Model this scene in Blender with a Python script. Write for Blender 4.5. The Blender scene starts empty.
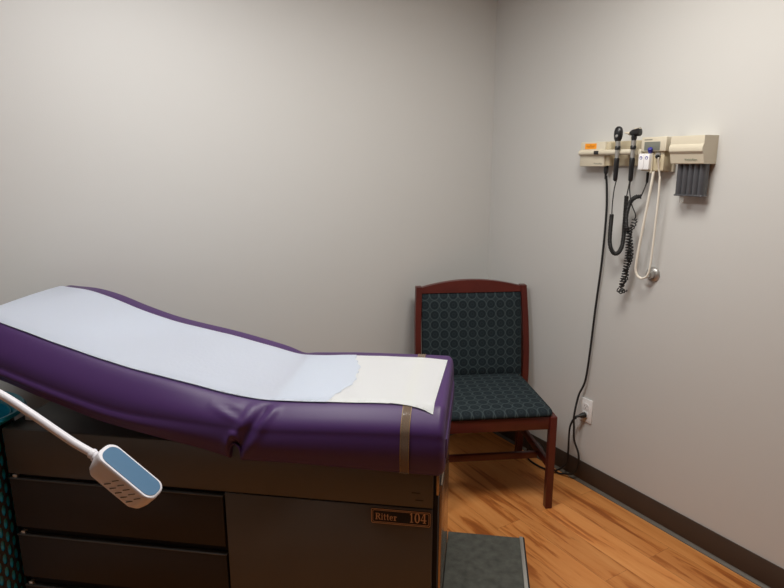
import bpy, bmesh, math, random
from mathutils import Vector, Matrix
random.seed(7)
C = bpy.context.scene.collection
PI = math.pi
H = 1.5                      # eye height
PITCH, YAW = math.radians(12.35), math.radians(31)
BT = math.radians(39.5)      # table axis turn
BC = math.radians(25)        # chair turn
XW, YW = 2.126, 2.5          # right wall, back wall
XL, YF, ZC = -2.4, -4.2, 2.44

# ------------------------------------------------------------------ materials
def mat(name, col, rough=.5, metal=0., spec=.5, bump=0., bscale=60., var=0., vscale=8., coat=0., emit=None, estr=0., trans=0.):
    m = bpy.data.materials.new(name); m.use_nodes = True
    nt = m.node_tree; b = nt.nodes['Principled BSDF']
    b.inputs['Base Color'].default_value = (*col, 1)
    b.inputs['Roughness'].default_value = rough
    b.inputs['Metallic'].default_value = metal
    b.inputs['Specular IOR Level'].default_value = spec
    if coat: b.inputs['Coat Weight'].default_value = coat; b.inputs['Coat Roughness'].default_value = .15
    if trans: b.inputs['Transmission Weight'].default_value = trans
    if emit: b.inputs['Emission Color'].default_value = (*emit, 1); b.inputs['Emission Strength'].default_value = estr
    tc = None
    if bump or var:
        tc = nt.nodes.new('ShaderNodeTexCoord')
    if bump:
        n = nt.nodes.new('ShaderNodeTexNoise'); n.inputs['Scale'].default_value = bscale; n.inputs['Detail'].default_value = 4
        nt.links.new(tc.outputs['Object'], n.inputs['Vector'])
        bp = nt.nodes.new('ShaderNodeBump'); bp.inputs['Strength'].default_value = bump; bp.inputs['Distance'].default_value = .002
        nt.links.new(n.outputs['Fac'], bp.inputs['Height']); nt.links.new(bp.outputs['Normal'], b.inputs['Normal'])
    if var:
        n = nt.nodes.new('ShaderNodeTexNoise'); n.inputs['Scale'].default_value = vscale; n.inputs['Detail'].default_value = 5
        nt.links.new(tc.outputs['Object'], n.inputs['Vector'])
        r = nt.nodes.new('ShaderNodeValToRGB')
        r.color_ramp.elements[0].position = .3; r.color_ramp.elements[1].position = .7
        r.color_ramp.elements[0].color = (*[c*(1-var) for c in col], 1)
        r.color_ramp.elements[1].color = (*[min(1, c*(1+var)) for c in col], 1)
        nt.links.new(n.outputs['Fac'], r.inputs['Fac']); nt.links.new(r.outputs['Color'], b.inputs['Base Color'])
    return m

def srgb(r, g, b):
    f = lambda c: (c/255/12.92) if c/255 <= .04045 else ((c/255+.055)/1.055)**2.4
    return (f(r), f(g), f(b))

M = {}
M['wall'] = mat('wall_paint', srgb(206, 206, 204), .55, bump=.12, bscale=220, spec=.3)
M['ceil'] = mat('ceiling_tile', srgb(228, 226, 220), .9, bump=.3, bscale=120)
M['purple'] = mat('purple_vinyl', srgb(68, 42, 92), .42, bump=.08, bscale=500, spec=.36)
M['piping'] = mat('purple_piping', srgb(62, 34, 92), .35)
M['paper'] = mat('exam_paper_grey', srgb(234, 241, 252), .85, bump=.25, bscale=90, spec=.1)
M['paper2'] = mat('exam_paper_white', srgb(252, 255, 255), .85, bump=.2, bscale=60, spec=.1)
M['steel'] = mat('brown_grey_steel', srgb(72, 71, 69), .42, metal=.1, spec=.5, var=.06, vscale=5)
M['drawer'] = mat('brown_textured_vinyl', srgb(43, 38, 36), .6, bump=.5, bscale=400, spec=.3)
M['black'] = mat('black_gap', srgb(14, 13, 13), .8)
M['panel'] = mat('polished_steel_panel', srgb(150, 135, 120), .16, metal=.85)
M['treadm'] = mat('tread_rubber', srgb(78, 80, 75), .75, var=.3, vscale=34, bump=.3, bscale=200)
M['alu'] = mat('aluminium', srgb(205, 205, 200), .35, metal=.7)
M['rubber'] = mat('black_rubber', srgb(26, 26, 27), .5)
M['gold'] = mat('gold_line', srgb(186, 150, 118), .4, metal=.3)
M['mahog'] = mat('mahogany', srgb(84, 32, 26), .34, var=.2, vscale=9, spec=.5)
M['cream'] = mat('cream_plastic', srgb(211, 203, 183), .4, spec=.5)
M['cordw'] = mat('off_white_cord', srgb(234, 229, 217), .45)
M['cream_shaded'] = mat('cream_plastic_shaded', srgb(198, 186, 158), .5)  # cream plastic with the shade of recesses and side faces put into the colour
M['chrome'] = mat('brushed_chrome', srgb(182, 181, 178), .4, metal=.75)
M['blackp'] = mat('black_plastic', srgb(30, 30, 32), .32)
M['darkgrey'] = mat('dark_grey_plastic', srgb(52, 53, 57), .35)
M['lcd'] = mat('lcd_screen', srgb(118, 121, 112), .3)
M['orange'] = mat('orange_sticker', srgb(250, 160, 30), .5)
M['brownink'] = mat('sticker_ink', srgb(180, 100, 20), .6)
M['greyink'] = mat('grey_ink', srgb(90, 92, 84), .6)
M['greenink'] = mat('green_ink', srgb(52, 88, 62), .6)
M['white'] = mat('white_plastic', srgb(240, 240, 242), .35)
M['lampw'] = mat('white_lamp_shell', srgb(222, 221, 227), .38)
M['lens'] = mat('pale_blue_lens', srgb(74, 112, 144), .35)
M['blue'] = mat('blue_plastic', srgb(52, 52, 150), .4)
M['outlet'] = mat('outlet_plate', srgb(240, 240, 240), .35)
M['base'] = mat('baseboard_vinyl', srgb(66, 54, 46), .55, var=.08)
M['strip'] = mat('grey_floor_strip', srgb(98, 93, 85), .5)
M['teal'] = mat('teal_plastic', srgb(30, 158, 186), .35)
M['lattice'] = mat('dark_teal_lattice', srgb(12, 18, 22), .5)
M['smoke'] = mat('smoke_plastic', srgb(84, 85, 90), .25, trans=.1)
M['clear'] = mat('clear_plastic', srgb(225, 225, 222), .15, trans=.7)
M['glow'] = mat('light_diffuser', (1, 1, 1), .5, emit=(1, .97, .93), estr=1.5)

def strap_mat():
    m = bpy.data.materials.new('clear_vinyl_strap'); m.use_nodes = True
    nt = m.node_tree; b = nt.nodes['Principled BSDF']; out = nt.nodes['Material Output']
    b.inputs['Base Color'].default_value = (*srgb(126, 108, 92), 1); b.inputs['Roughness'].default_value = .12
    t = nt.nodes.new('ShaderNodeBsdfTransparent'); mx = nt.nodes.new('ShaderNodeMixShader'); mx.inputs[0].default_value = .62
    nt.links.new(t.outputs[0], mx.inputs[1]); nt.links.new(b.outputs[0], mx.inputs[2]); nt.links.new(mx.outputs[0], out.inputs[0])
    return m
M['strap'] = strap_mat()
M['amber'] = mat('amber_edge', srgb(140, 114, 70), .3)

def nodes(nt, kind, **kw):
    n = nt.nodes.new(kind)
    for k, v in kw.items(): setattr(n, k, v)
    return n
def mth(nt, op, a, b=None):
    n = nt.nodes.new('ShaderNodeMath'); n.operation = op
    for i, v in enumerate((a, b)):
        if v is None: continue
        if isinstance(v, (int, float)): n.inputs[i].default_value = v
        else: nt.links.new(v, n.inputs[i])
    return n.outputs[0]

def fabric_mat(name, ax):
    """charcoal teal cloth woven with a square grid of touching circles"""
    m = bpy.data.materials.new(name); m.use_nodes = True
    nt = m.node_tree; b = nt.nodes['Principled BSDF']; b.inputs['Roughness'].default_value = .9
    b.inputs['Specular IOR Level'].default_value = .15
    tc = nodes(nt, 'ShaderNodeTexCoord'); sp = nodes(nt, 'ShaderNodeSeparateXYZ'); nt.links.new(tc.outputs['Object'], sp.inputs[0])
    p = .048
    u = mth(nt, 'SUBTRACT', mth(nt, 'FRACT', mth(nt, 'ADD', mth(nt, 'DIVIDE', sp.outputs[0], p), 40.5)), .5)
    v = mth(nt, 'SUBTRACT', mth(nt, 'FRACT', mth(nt, 'ADD', mth(nt, 'DIVIDE', sp.outputs[ax], p), 40.5)), .5)
    r = mth(nt, 'SQRT', mth(nt, 'ADD', mth(nt, 'MULTIPLY', u, u), mth(nt, 'MULTIPLY', v, v)))
    ring = mth(nt, 'SUBTRACT', 1., mth(nt, 'MINIMUM', mth(nt, 'DIVIDE', mth(nt, 'ABSOLUTE', mth(nt, 'SUBTRACT', r, .475)), .05), 1.))
    inner = mth(nt, 'LESS_THAN', r, .40)
    ring2 = mth(nt, 'SUBTRACT', 1., mth(nt, 'MINIMUM', mth(nt, 'DIVIDE', mth(nt, 'ABSOLUTE', mth(nt, 'SUBTRACT', r, .16)), .06), 1.))
    ns = nodes(nt, 'ShaderNodeTexNoise'); ns.inputs['Scale'].default_value = 700; nt.links.new(tc.outputs['Object'], ns.inputs['Vector'])
    def mix(fac, a, bcol):
        x = nodes(nt, 'ShaderNodeMix', data_type='RGBA')
        nt.links.new(fac, x.inputs[0])
        for i, c in ((6, a), (7, bcol)):
            if isinstance(c, tuple): x.inputs[i].default_value = (*c, 1)
            else: nt.links.new(c, x.inputs[i])
        return x.outputs[2]
    c0 = mix(inner, srgb(45, 55, 59), srgb(34, 43, 48))
    c1 = mix(mth(nt, 'MULTIPLY', ring2, .25), c0, srgb(70, 82, 85))
    c2 = mix(mth(nt, 'MULTIPLY', ring, .8), c1, srgb(76, 89, 92))
    c3 = mix(mth(nt, 'MULTIPLY', ns.outputs['Fac'], .35), c2, srgb(22, 27, 31))
    nt.links.new(c3, b.inputs['Base Color'])
    bp = nodes(nt, 'ShaderNodeBump'); bp.inputs['Strength'].default_value = .3; bp.inputs['Distance'].default_value = .001
    nt.links.new(ns.outputs['Fac'], bp.inputs['Height']); nt.links.new(bp.outputs[0], b.inputs['Normal'])
    return m
M['fab_back'] = fabric_mat('circle_fabric_back', 2)
M['fab_seat'] = fabric_mat('circle_fabric_seat', 1)

def floor_mat():
    m = bpy.data.materials.new('honey_wood_planks'); m.use_nodes = True
    nt = m.node_tree; b = nt.nodes['Principled BSDF']; L = nt.links.new
    tc = nodes(nt, 'ShaderNodeTexCoord')
    mp = nodes(nt, 'ShaderNodeMapping'); mp.inputs['Rotation'].default_value = (0, 0, PI/2); L(tc.outputs['Object'], mp.inputs[0])
    br = nodes(nt, 'ShaderNodeTexBrick'); br.offset = .37; br.squash = 1
    br.inputs['Color1'].default_value = (0, 0, 0, 1); br.inputs['Color2'].default_value = (1, 1, 1, 1); br.inputs['Mortar'].default_value = (.5, .5, .5, 1)
    br.inputs['Scale'].default_value = 1; br.inputs['Mortar Size'].default_value = .0007; br.inputs['Mortar Smooth'].default_value = .1
    br.inputs['Brick Width'].default_value = 1.22; br.inputs['Row Height'].default_value = .127
    L(mp.outputs[0], br.inputs['Vector'])
    sepc = nodes(nt, 'ShaderNodeSeparateColor'); L(br.outputs['Color'], sepc.inputs[0])
    # grain: stretch along the plank, shift per plank
    cmb = nodes(nt, 'ShaderNodeCombineXYZ'); sp = nodes(nt, 'ShaderNodeSeparateXYZ'); L(mp.outputs[0], sp.inputs[0])
    L(mth(nt, 'ADD', mth(nt, 'MULTIPLY', sp.outputs[0], .9), mth(nt, 'MULTIPLY', sepc.outputs[0], 17.)), cmb.inputs[0])
    L(mth(nt, 'MULTIPLY', sp.outputs[1], 9.), cmb.inputs[1]); L(mth(nt, 'MULTIPLY', sepc.outputs[0], 9.), cmb.inputs[2])
    n1 = nodes(nt, 'ShaderNodeTexNoise'); n1.inputs['Scale'].default_value = 2.2; n1.inputs['Detail'].default_value = 7; n1.inputs['Roughness'].default_value = .62; n1.inputs['Distortion'].default_value = .6
    L(cmb.outputs[0], n1.inputs['Vector'])
    r1 = nodes(nt, 'ShaderNodeValToRGB'); cr = r1.color_ramp
    cr.elements[0].position = .34; cr.elements[0].color = (*srgb(160, 92, 44), 1)
    cr.elements[1].position = .72; cr.elements[1].color = (*srgb(224, 158, 94), 1)
    e = cr.elements.new(.47); e.color = (*srgb(212, 140, 76), 1)
    e = cr.elements.new(.40); e.color = (*srgb(184, 110, 52), 1)
    L(n1.outputs['Fac'], r1.inputs[0])
    # fine dark flecks / knots
    cm2 = nodes(nt, 'ShaderNodeCombineXYZ')
    L(mth(nt, 'ADD', mth(nt, 'MULTIPLY', sp.outputs[0], 5.), mth(nt, 'MULTIPLY', sepc.outputs[0], 31.)), cm2.inputs[0])
    L(mth(nt, 'MULTIPLY', sp.outputs[1], 22.), cm2.inputs[1])
    n2 = nodes(nt, 'ShaderNodeTexNoise'); n2.inputs['Scale'].default_value = 1.6; n2.inputs['Detail'].default_value = 4; L(cm2.outputs[0], n2.inputs['Vector'])
    r2 = nodes(nt, 'ShaderNodeValToRGB'); r2.color_ramp.elements[0].position = .66; r2.color_ramp.elements[0].color = (0, 0, 0, 1)
    r2.color_ramp.elements[1].position = .78; r2.color_ramp.elements[1].color = (1, 1, 1, 1); L(n2.outputs['Fac'], r2.inputs[0])
    x = nodes(nt, 'ShaderNodeMix', data_type='RGBA'); L(mth(nt, 'MULTIPLY', r2.outputs[0], .5), x.inputs[0]); L(r1.outputs[0], x.inputs[6]); x.inputs[7].default_value = (*srgb(104, 52, 22), 1)
    # plank tone
    t = nodes(nt, 'ShaderNodeMix', data_type='RGBA', blend_type='MULTIPLY'); t.inputs[0].default_value = 1
    tone = nodes(nt, 'ShaderNodeValToRGB'); tone.color_ramp.elements[0].color = (.86, .83, .80, 1); tone.color_ramp.elements[1].color = (1.06, 1.05, 1.04, 1); L(sepc.outputs[0], tone.inputs[0])
    L(x.outputs[2], t.inputs[6]); L(tone.outputs[0], t.inputs[7])
    s = nodes(nt, 'ShaderNodeMix', data_type='RGBA'); L(mth(nt, 'MULTIPLY', br.outputs['Fac'], .55), s.inputs[0]); L(t.outputs[2], s.inputs[6]); s.inputs[7].default_value = (*srgb(96, 56, 30), 1)
    L(s.outputs[2], b.inputs['Base Color']); b.inputs['Roughness'].default_value = .42; b.inputs['Specular IOR Level'].default_value = .4
    return m
M['floor'] = floor_mat()

# ------------------------------------------------------------------ mesh helpers
def bx(bm, x0, x1, y0, y1, z0, z1, bev=0., seg=2):
    r = bmesh.ops.create_cube(bm, size=1)['verts']
    for v in r:
        v.co = Vector(((x0+x1)/2+v.co.x*(x1-x0), (y0+y1)/2+v.co.y*(y1-y0), (z0+z1)/2+v.co.z*(z1-z0)))
    if bev:
        es = list({e for v in r for e in v.link_edges})
        bmesh.ops.bevel(bm, geom=es, offset=bev, segments=seg, affect='EDGES', profile=.5)
    return bm

def spline(pts, n=8):
    P = [Vector(p) for p in pts]
    if len(P) < 3: return P
    Q = [P[0]*2-P[1]] + P + [P[-1]*2-P[-2]]; out = []
    for i in range(1, len(Q)-2):
        a, b, c, d = Q[i-1:i+3]
        for k in range(n):
            t = k/n
            out.append(.5*((2*b)+(c-a)*t+(2*a-5*b+4*c-d)*t*t+(3*b-a-3*c+d)*t**3))
    return out+[P[-1]]

def tube(bm, pts, r, seg=10, cap=True, ref=None):
    """round tube through pts; r a number or one radius per point"""
    P = [Vector(p) for p in pts]; n = len(P)
    rr = r if isinstance(r, (list, tuple)) else [r]*n
    rings = []; nrm = None
    for i in range(n):
        t = (P[min(i+1, n-1)]-P[max(i-1, 0)]).normalized()
        if nrm is None:
            a = Vector((0, 0, 1)) if abs(t.z) < .9 else Vector((1, 0, 0))
            nrm = t.cross(a).normalized()
        else:
            nrm = (nrm-t*nrm.dot(t))
            nrm = nrm.normalized() if nrm.length > 1e-6 else t.orthogonal().normalized()
        bn = t.cross(nrm)
        rings.append([bm.verts.new(P[i]+(nrm*math.cos(2*PI*k/seg)+bn*math.sin(2*PI*k/seg))*rr[i]) for k in range(seg)])
    for i in range(n-1):
        for k in range(seg):
            bm.faces.new((rings[i][k], rings[i][(k+1) % seg], rings[i+1][(k+1) % seg], rings[i+1][k]))
    if cap:
        bm.faces.new(rings[0][::-1]); bm.faces.new(rings[-1])
    return bm

def lathe(bm, base, axis, prof, seg=20, sx=1., side=None):
    """prof: (distance along axis, radius); sx flattens across side"""
    base = Vector(base); a = Vector(axis).normalized()
    u = (Vector(side) if side else a.orthogonal()); u = (u-a*u.dot(a)).normalized(); w = a.cross(u)
    rings = [[bm.verts.new(base+a*d+(u*math.cos(2*PI*k/seg)*sx+w*math.sin(2*PI*k/seg))*max(r, 1e-4)) for k in range(seg)] for d, r in prof]
    for i in range(len(rings)-1):
        for k in range(seg):
            bm.faces.new((rings[i][k], rings[i][(k+1) % seg], rings[i+1][(k+1) % seg], rings[i+1][k]))
    bm.faces.new(rings[0][::-1]); bm.faces.new(rings[-1])
    return bm

def prism(bm, poly, f0, f1):
    """poly extruded between two maps of a 2-D point to 3-D"""
    a = [bm.verts.new(f0(p)) for p in poly]; b = [bm.verts.new(f1(p)) for p in poly]
    n = len(poly)
    bm.faces.new(a[::-1]); bm.faces.new(b)
    for i in range(n): bm.faces.new((a[i], a[(i+1) % n], b[(i+1) % n], b[i]))
    return bm

def arcpoly(x0, x1, y0, y1, r, n=5):
    out = []
    for cx, cy, a0 in ((x1-r, y1-r, 0), (x0+r, y1-r, PI/2), (x0+r, y0+r, PI), (x1-r, y0+r, 1.5*PI)):
        for k in range(n+1):
            a = a0+PI/2*k/n; out.append((cx+r*math.cos(a), cy+r*math.sin(a)))
    return out

BM = bmesh.new
def obj(name, bm, m, parent=None, org=None, smooth=True, sharp=40):
    bmesh.ops.recalc_face_normals(bm, faces=bm.faces[:])
    if org is not None: bmesh.ops.translate(bm, verts=bm.verts[:], vec=-Vector(org))
    me = bpy.data.meshes.new(name); bm.to_mesh(me); bm.free()
    if smooth:
        for p in me.polygons: p.use_smooth = True
        me.set_sharp_from_angle(angle=math.radians(sharp))
    me.materials.append(M[m] if isinstance(m, str) else m)
    o = bpy.data.objects.new(name, me); C.objects.link(o)
    if parent: o.parent = parent
    return o
def tag(o, label=None, cat=None, group=None, kind=None):
    if label: o['label'] = label
    if cat: o['category'] = cat
    if group: o['group'] = group
    if kind: o['kind'] = kind
    return o
def thing(name, label, cat, loc=(0, 0, 0), rotz=0., group=None):
    o = bpy.data.objects.new(name, None); C.objects.link(o); o.empty_display_size = .1
    o.location = loc; o.rotation_euler = (0, 0, rotz)
    return tag(o, label, cat, group)
def struct(name, bm, m, smooth=False): return tag(obj(name, bm, m, smooth=smooth), kind='structure')
def text_mesh(name, body, size, m, parent, f, align='LEFT', depth=.0006):
    """flat lettering; f maps a local 2-D point and height to 3-D"""
    cu = bpy.data.curves.new(name, 'FONT'); cu.body = body; cu.size = size; cu.align_x = align; cu.resolution_u = 3
    t = bpy.data.objects.new(name, cu); C.objects.link(t)
    bpy.context.view_layer.update()
    me = bpy.data.meshes.new_from_object(t.evaluated_get(bpy.context.evaluated_depsgraph_get()))
    bpy.data.objects.remove(t); bpy.data.curves.remove(cu)
    me.name = name
    for v in me.vertices: v.co = f(v.co.x, v.co.y)
    me.materials.append(M[m])
    o = bpy.data.objects.new(name, me); C.objects.link(o); o.parent = parent
    return o

# ------------------------------------------------------------------ the room
struct('floor', bx(BM(), XL, XW, YF, YW, -.06, 0), 'floor')
struct('ceiling', bx(BM(), XL, XW, YF, YW, ZC, ZC+.06), 'ceil')
struct('wall_back', bx(BM(), XL-.1, XW+.1, YW, YW+.1, -.06, ZC+.06), 'wall')
struct('wall_right', bx(BM(), XW, XW+.1, YF-.1, YW, -.06, ZC+.06), 'wall')
struct('wall_left', bx(BM(), XL-.1, XL, YF-.1, YW, -.06, ZC+.06), 'wall')
struct('wall_front', bx(BM(), XL, XW, YF-.1, YF, -.06, ZC+.06), 'wall')
struct('baseboard_right', bx(BM(), XW-.006, XW, YF, YW-.006, .012, .107, .002), 'base', True)
struct('baseboard_back', bx(BM(), XL, XW-.006, YW-.006, YW, .012, .107, .002), 'base', True)
def cove(a, b, c, d):
    bm = BM(); poly = [(0, 0), (.017, 0), (.016, .003), (.010, .006), (.006, .013), (0, .013)]
    prism(bm, poly, a, b); return bm
struct('trim_1', cove(lambda p: (XW-p[0], YF, p[1]), lambda p: (XW-p[0], YW-.02, p[1]), 0, 0), 'strip', True)
struct('trim_2', cove(lambda p: (XL, YW-p[0], p[1]), lambda p: (XW-.02, YW-p[0], p[1]), 0, 0), 'strip', True)

# ceiling lights (out of the frame; they light the room)
def troffer(x, y, label, power, col, w=.56, l=1.16):
    t = thing('ceiling_light', label, 'ceiling light', (x, y, ZC))
    bm = BM()
    for a in ((-w/2-.02, w/2+.02, -l/2-.02, -l/2), (-w/2-.02, w/2+.02, l/2, l/2+.02), (-w/2-.02, -w/2, -l/2, l/2), (w/2, w/2+.02, -l/2, l/2)):
        bx(bm, *a, -.014, -.001)
    obj('light_frame', bm, 'white', t)
    obj('diffuser', bx(BM(), -w/2, w/2, -l/2, l/2, -.008, -.003), 'glow', t)
    la = bpy.data.lights.new('troffer_lamp', 'AREA'); la.shape = 'RECTANGLE'; la.size = w; la.size_y = l; la.energy = power
    la.color = col
    lo = bpy.data.objects.new('troffer_lamp', la); C.objects.link(lo); lo.location = (0, 0, -.02); lo.parent = t
    return t
troffer(.27, 1.58, 'recessed white ceiling light panel above the exam table', 16.8, (1, .998, .985), .58, .58)
troffer(1.24, 1.14, 'recessed white ceiling light panel nearer the right wall', 19.6, (1, .96, .885), .58, .58)

# ------------------------------------------------------------------ exam table
K = .92
def sc(s, z): return (K*s, H-K*(H-z))
NEAR = [sc(*p) for p in [(-1.75, 1.040), (-1.66, 1.034), (-1.60, 1.019), (-1.528, .998), (-1.485, .983), (-1.319, .926), (-1.113, .866), (-.91, .823), (-.76, .794), (-.65, .784), (-.53, .787), (-.388, .793), (-.22, .799), (-.08, .800)]]
FAR = [sc(*p) for p in [(-1.72, 1.035), (-1.60, 1.034), (-1.576, 1.032), (-1.49, 1.026), (-1.397, 1.004), (-1.282, .962), (-1.146, .920), (-.913, .872), (-.752, .832), (-.653, .805), (-.598, .802), (-.437, .809), (-.189, .812), (-.08, .812)]]
BOT = [sc(*p) for p in [(p[0], p[1]-.012) for p in [(-1.72, .885), (-1.502, .829), (-1.4, .791), (-1.3, .756), (-1.168, .712), (-1.0, .675), (-.837, .643), (-.725, .618), (-.549, .617), (-.114, .612), (-.05, .612)]]]
def itp(T, x):
    if x <= T[0][0]: return T[0][1]
    for i in range(len(T)-1):
        if x <= T[i+1][0]:
            a, b = T[i], T[i+1]
            t = (x-a[0])/(b[0]-a[0])
            m = lambda j: (T[min(j+1, len(T)-1)][1]-T[max(j-1, 0)][1])/(T[min(j+1, len(T)-1)][0]-T[max(j-1, 0)][0])
            h = b[0]-a[0]; m0, m1 = m(i)*h, m(i+1)*h
            return (2*t**3-3*t*t+1)*a[1]+(t**3-2*t*t+t)*m0+(-2*t**3+3*t*t)*b[1]+(t**3-t*t)*m1
    return T[-1][1]
N0, N1 = 1.449, 1.988
NA, NB = 1.503, 1.934
RT = .076
def top0(s, n):
    t = (n-NA)/(NB-NA); t = max(-.15, min(1.15, t))
    c = max(0, min(1, (-1.12-s)/.28)); c = c*c*(3-2*c)
    return itp(NEAR, s)*(1-t)+itp(FAR, s)*t+.006*c*math.sin(PI*max(0, min(1, t)))**.8
SHOULDER = [(0, 0), (.15, .03), (.35, .14), (.6, .34), (.8, .53), (.92, .69), (.98, .84), (1, 1)]
def RV(s): t = max(0, min(1, (-.62-s)/.45)); return .070+.040*t*t*(3-2*t)
def drop(d, s):
    q = max(0, min(1, d/RT))
    for a, b in zip(SHOULDER, SHOULDER[1:]):
        if q <= b[0]: return RV(s)*(a[1]+(b[1]-a[1])*(q-a[0])/(b[0]-a[0]))
    return RV(s)
def shoulder_pts(k=1):
    out = []
    for a, b in zip(SHOULDER, SHOULDER[1:]):
        for i in range(k): out.append((a[0]+(b[0]-a[0])*i/k, a[1]+(b[1]-a[1])*i/k))
    return out+[SHOULDER[-1]]
def top(s, n):
    z = top0(s, n)
    for d in (N0+RT-n, n-(N1-RT)):
        if d > 0: z -= drop(d, s)
    return z
S_FOOT, S_HINGE, S_HEAD = -.075, -.598, -1.52
TO = Vector(((S_HEAD+S_FOOT)/2, (N0+N1)/2, 0))
Sd = Vector((math.cos(BT), -math.sin(BT), 0)); Nd = Vector((math.sin(BT), math.cos(BT), 0))
table = thing('exam_table', 'purple padded medical exam table with raised back and brown metal cabinet base', 'exam table', Sd*TO.x+Nd*TO.y, -BT)

def seg_d(s, v, a):
    s0, v0, s1, v1 = a
    dx, dv = s1-s0, (v1-v0)*.16
    px, pv = s-s0, (v-v0)*.16
    t = max(0, min(1, (px*dx+pv*dv)/(dx*dx+dv*dv)))
    return math.hypot(px-t*dx, pv-t*dv), t, dx*pv-dv*px
CREASE = (-.578, 1.02, -.664, .18)
FOLDS = [(-.588, .96, -.640, .66, .0045), (-.548, .90, -.622, .55, .0022), (-.650, .72, -.742, .84, .0045), (-.640, .86, -.730, .99, .0035), (-.690, .36, -.662, .20, .004)]
def wrinkle(s, v):
    """folds of the cover by the hinge: v runs 0 bottom .. 1 top edge"""
    d, t, _ = seg_d(s, v, CREASE)
    h = -.013*math.exp(-(d/.013)**2)*(.45+.55*t)+.0055*math.exp(-((d-.026)/.013)**2)
    for *q, a in FOLDS:
        d, t, _ = seg_d(s, v, q); h += a*math.exp(-(d/.0075)**2)*(.3+.7*math.sin(PI*min(.95, max(.05, t))))
    return h

def pad(sa, sb, ra, rb):
    """the upholstered top: one cover over raised back and flat foot, pinched at the hinge"""
    bm = BM(); ss = set()
    def span(a, b, st):
        n = max(1, int(round((b-a)/st)))
        for k in range(n+1): ss.add(round(a+(b-a)*k/n, 5))
    span(sa, -.80, .02); span(-.80, -.695, .007); span(-.695, -.635, .0025); span(-.635, -.50, .006); span(-.50, sb, .014)
    for k in range(9):
        ss.add(round(sa+ra*(1-math.cos(PI/2*k/8)), 5)); ss.add(round(sb-rb*(1-math.cos(PI/2*k/8)), 5))
    RB = .022; rings = []
    for s in sorted(ss):
        ins = 0
        for e, r in ((s-sa, ra), (sb-s, rb)):
            if e < r: ins = r-math.sqrt(max(0, r*r-(r-e)**2))
        zb = itp(BOT, s)+ins*.5
        q = abs(s+.667)/.0165                                   # notch under the hinge
        if q < 1: zb += .052*math.sqrt(1-q*q)
        n0, n1 = N0+ins, N1-ins
        cor = lambda cn, cz, r, a0, a1, k: [(cn+r*math.cos(a0+(a1-a0)*i/k), cz+r*math.sin(a0+(a1-a0)*i/k)) for i in range(k+1)]
        dip = .006*math.exp(-((s+.60)/.03)**2)
        zt0 = top0(s, NA)-ins; zt1 = top0(s, NB)-ins-dip
        pts = cor(n0+RB, zb+RB, RB, 1.5*PI, PI, 4)
        za, zc_ = zb+RB, zt0-RV(s)
        for i in range(1, 12): pts.append((n0-.007*math.sin(PI*i/12), za+(zc_-za)*i/12))
        pts += [(n0+RT-RT*q, zt0-RV(s)*d) for q, d in reversed(shoulder_pts(2))]
        for i in range(1, 10):
            t = i/10; nn = n0+RT+(n1-n0-2*RT)*t; pts.append((nn, top0(s, nn)-ins-dip*t))
        pts += [(n1-RT+RT*q, zt1-RV(s)*d) for q, d in shoulder_pts(1)]
        za, zc_ = zb+RB, zt1-RV(s)
        for i in range(7, 0, -1): pts.append((n1+.007*math.sin(PI*i/8), za+(zc_-za)*i/8))
        pts += cor(n1-RB, zb+RB, RB, 0, -PI/2, 4)
        ring = []
        for n, z in pts:
            v = (z-itp(BOT, s))/(zt0-itp(BOT, s))
            if n < NA-.001:
                f = wrinkle(s, v)*min(1, (NA-n)/.012)
                d = Vector((-1, .6 if v > .7 else .15)).normalized()*f
                n, z = n+d.x, z+d.y
            ring.append(bm.verts.new((s, n, z)))
        rings.append(ring)
    k = len(rings[0])
    for i in range(len(rings)-1):
        for j in range(k):
            bm.faces.new((rings[i][j], rings[i][(j+1) % k], rings[i+1][(j+1) % k], rings[i+1][j]))
    bm.faces.new(rings[0][::-1]); bm.faces.new(rings[-1])
    return bm
hp = sp_ = obj('cushion', pad(S_HEAD, S_FOOT, .05, .022), 'purple', table, TO, sharp=180)
bm = BM(); zb = itp(BOT, -.667)
tube(bm, [(-.667+.0185*math.cos(a), N0+.002, zb+.012+.043*math.sin(a)) for a in [PI*k/14 for k in range(15)]], .0035, 8)
obj('piping', bm, 'piping', hp, TO)
# seam ledge along the foot end of the seat cushion
bm = BM(); bx(bm, S_FOOT-.004, S_FOOT+.004, N0+.045, N1-.045, H-K*(H-.640), H-K*(H-.705), .003)
obj('end_welt', bm, 'purple', sp_, TO)
# clear vinyl strap round the foot end
def strap_path(s, off):
    P = [(s, N0-.006-off, itp(BOT, s)+.012)]
    zb = itp(BOT, s); zt = top0(s, NA)
    for i in range(1, 8): P.append((s, N0-.0085*math.sin(PI*i/8)-off-.001, zb+(zt-RV(s)-zb)*i/8))
    for q, d in reversed(shoulder_pts(1)): P.append((s, N0+RT-(RT+off)*q, zt-RV(s)*d+off))
    for i in range(1, 10):
        n = N0+RT+(N1-N0-2*RT)*i/10; P.append((s, n, top0(s, n)+off))
    zt = top0(s, NB)
    for q, d in shoulder_pts(1): P.append((s, N1-RT+(RT+off)*q, zt-RV(s)*d+off))
    for i in range(7, 0, -1): P.append((s, N1+.0085*math.sin(PI*i/8)+off+.001, zb+(zt-RV(s)-zb)*i/8))
    return P
def ribbon(s0, s1, o0, o1):
    bm = BM()
    cs = [strap_path(s0, o0), strap_path(s0, o1), strap_path(s1, o1), strap_path(s1, o0)]
    V = [[bm.verts.new(p) for p in c] for c in cs]
    for i in range(len(cs[0])-1):
        for a in range(4):
            b = (a+1) % 4; bm.faces.new((V[a][i], V[b][i], V[b][i+1], V[a][i+1]))
    bm.faces.new([V[a][0] for a in range(4)]); bm.faces.new([V[a][-1] for a in range(4)][::-1])
    return bm
SS = -.182
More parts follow.
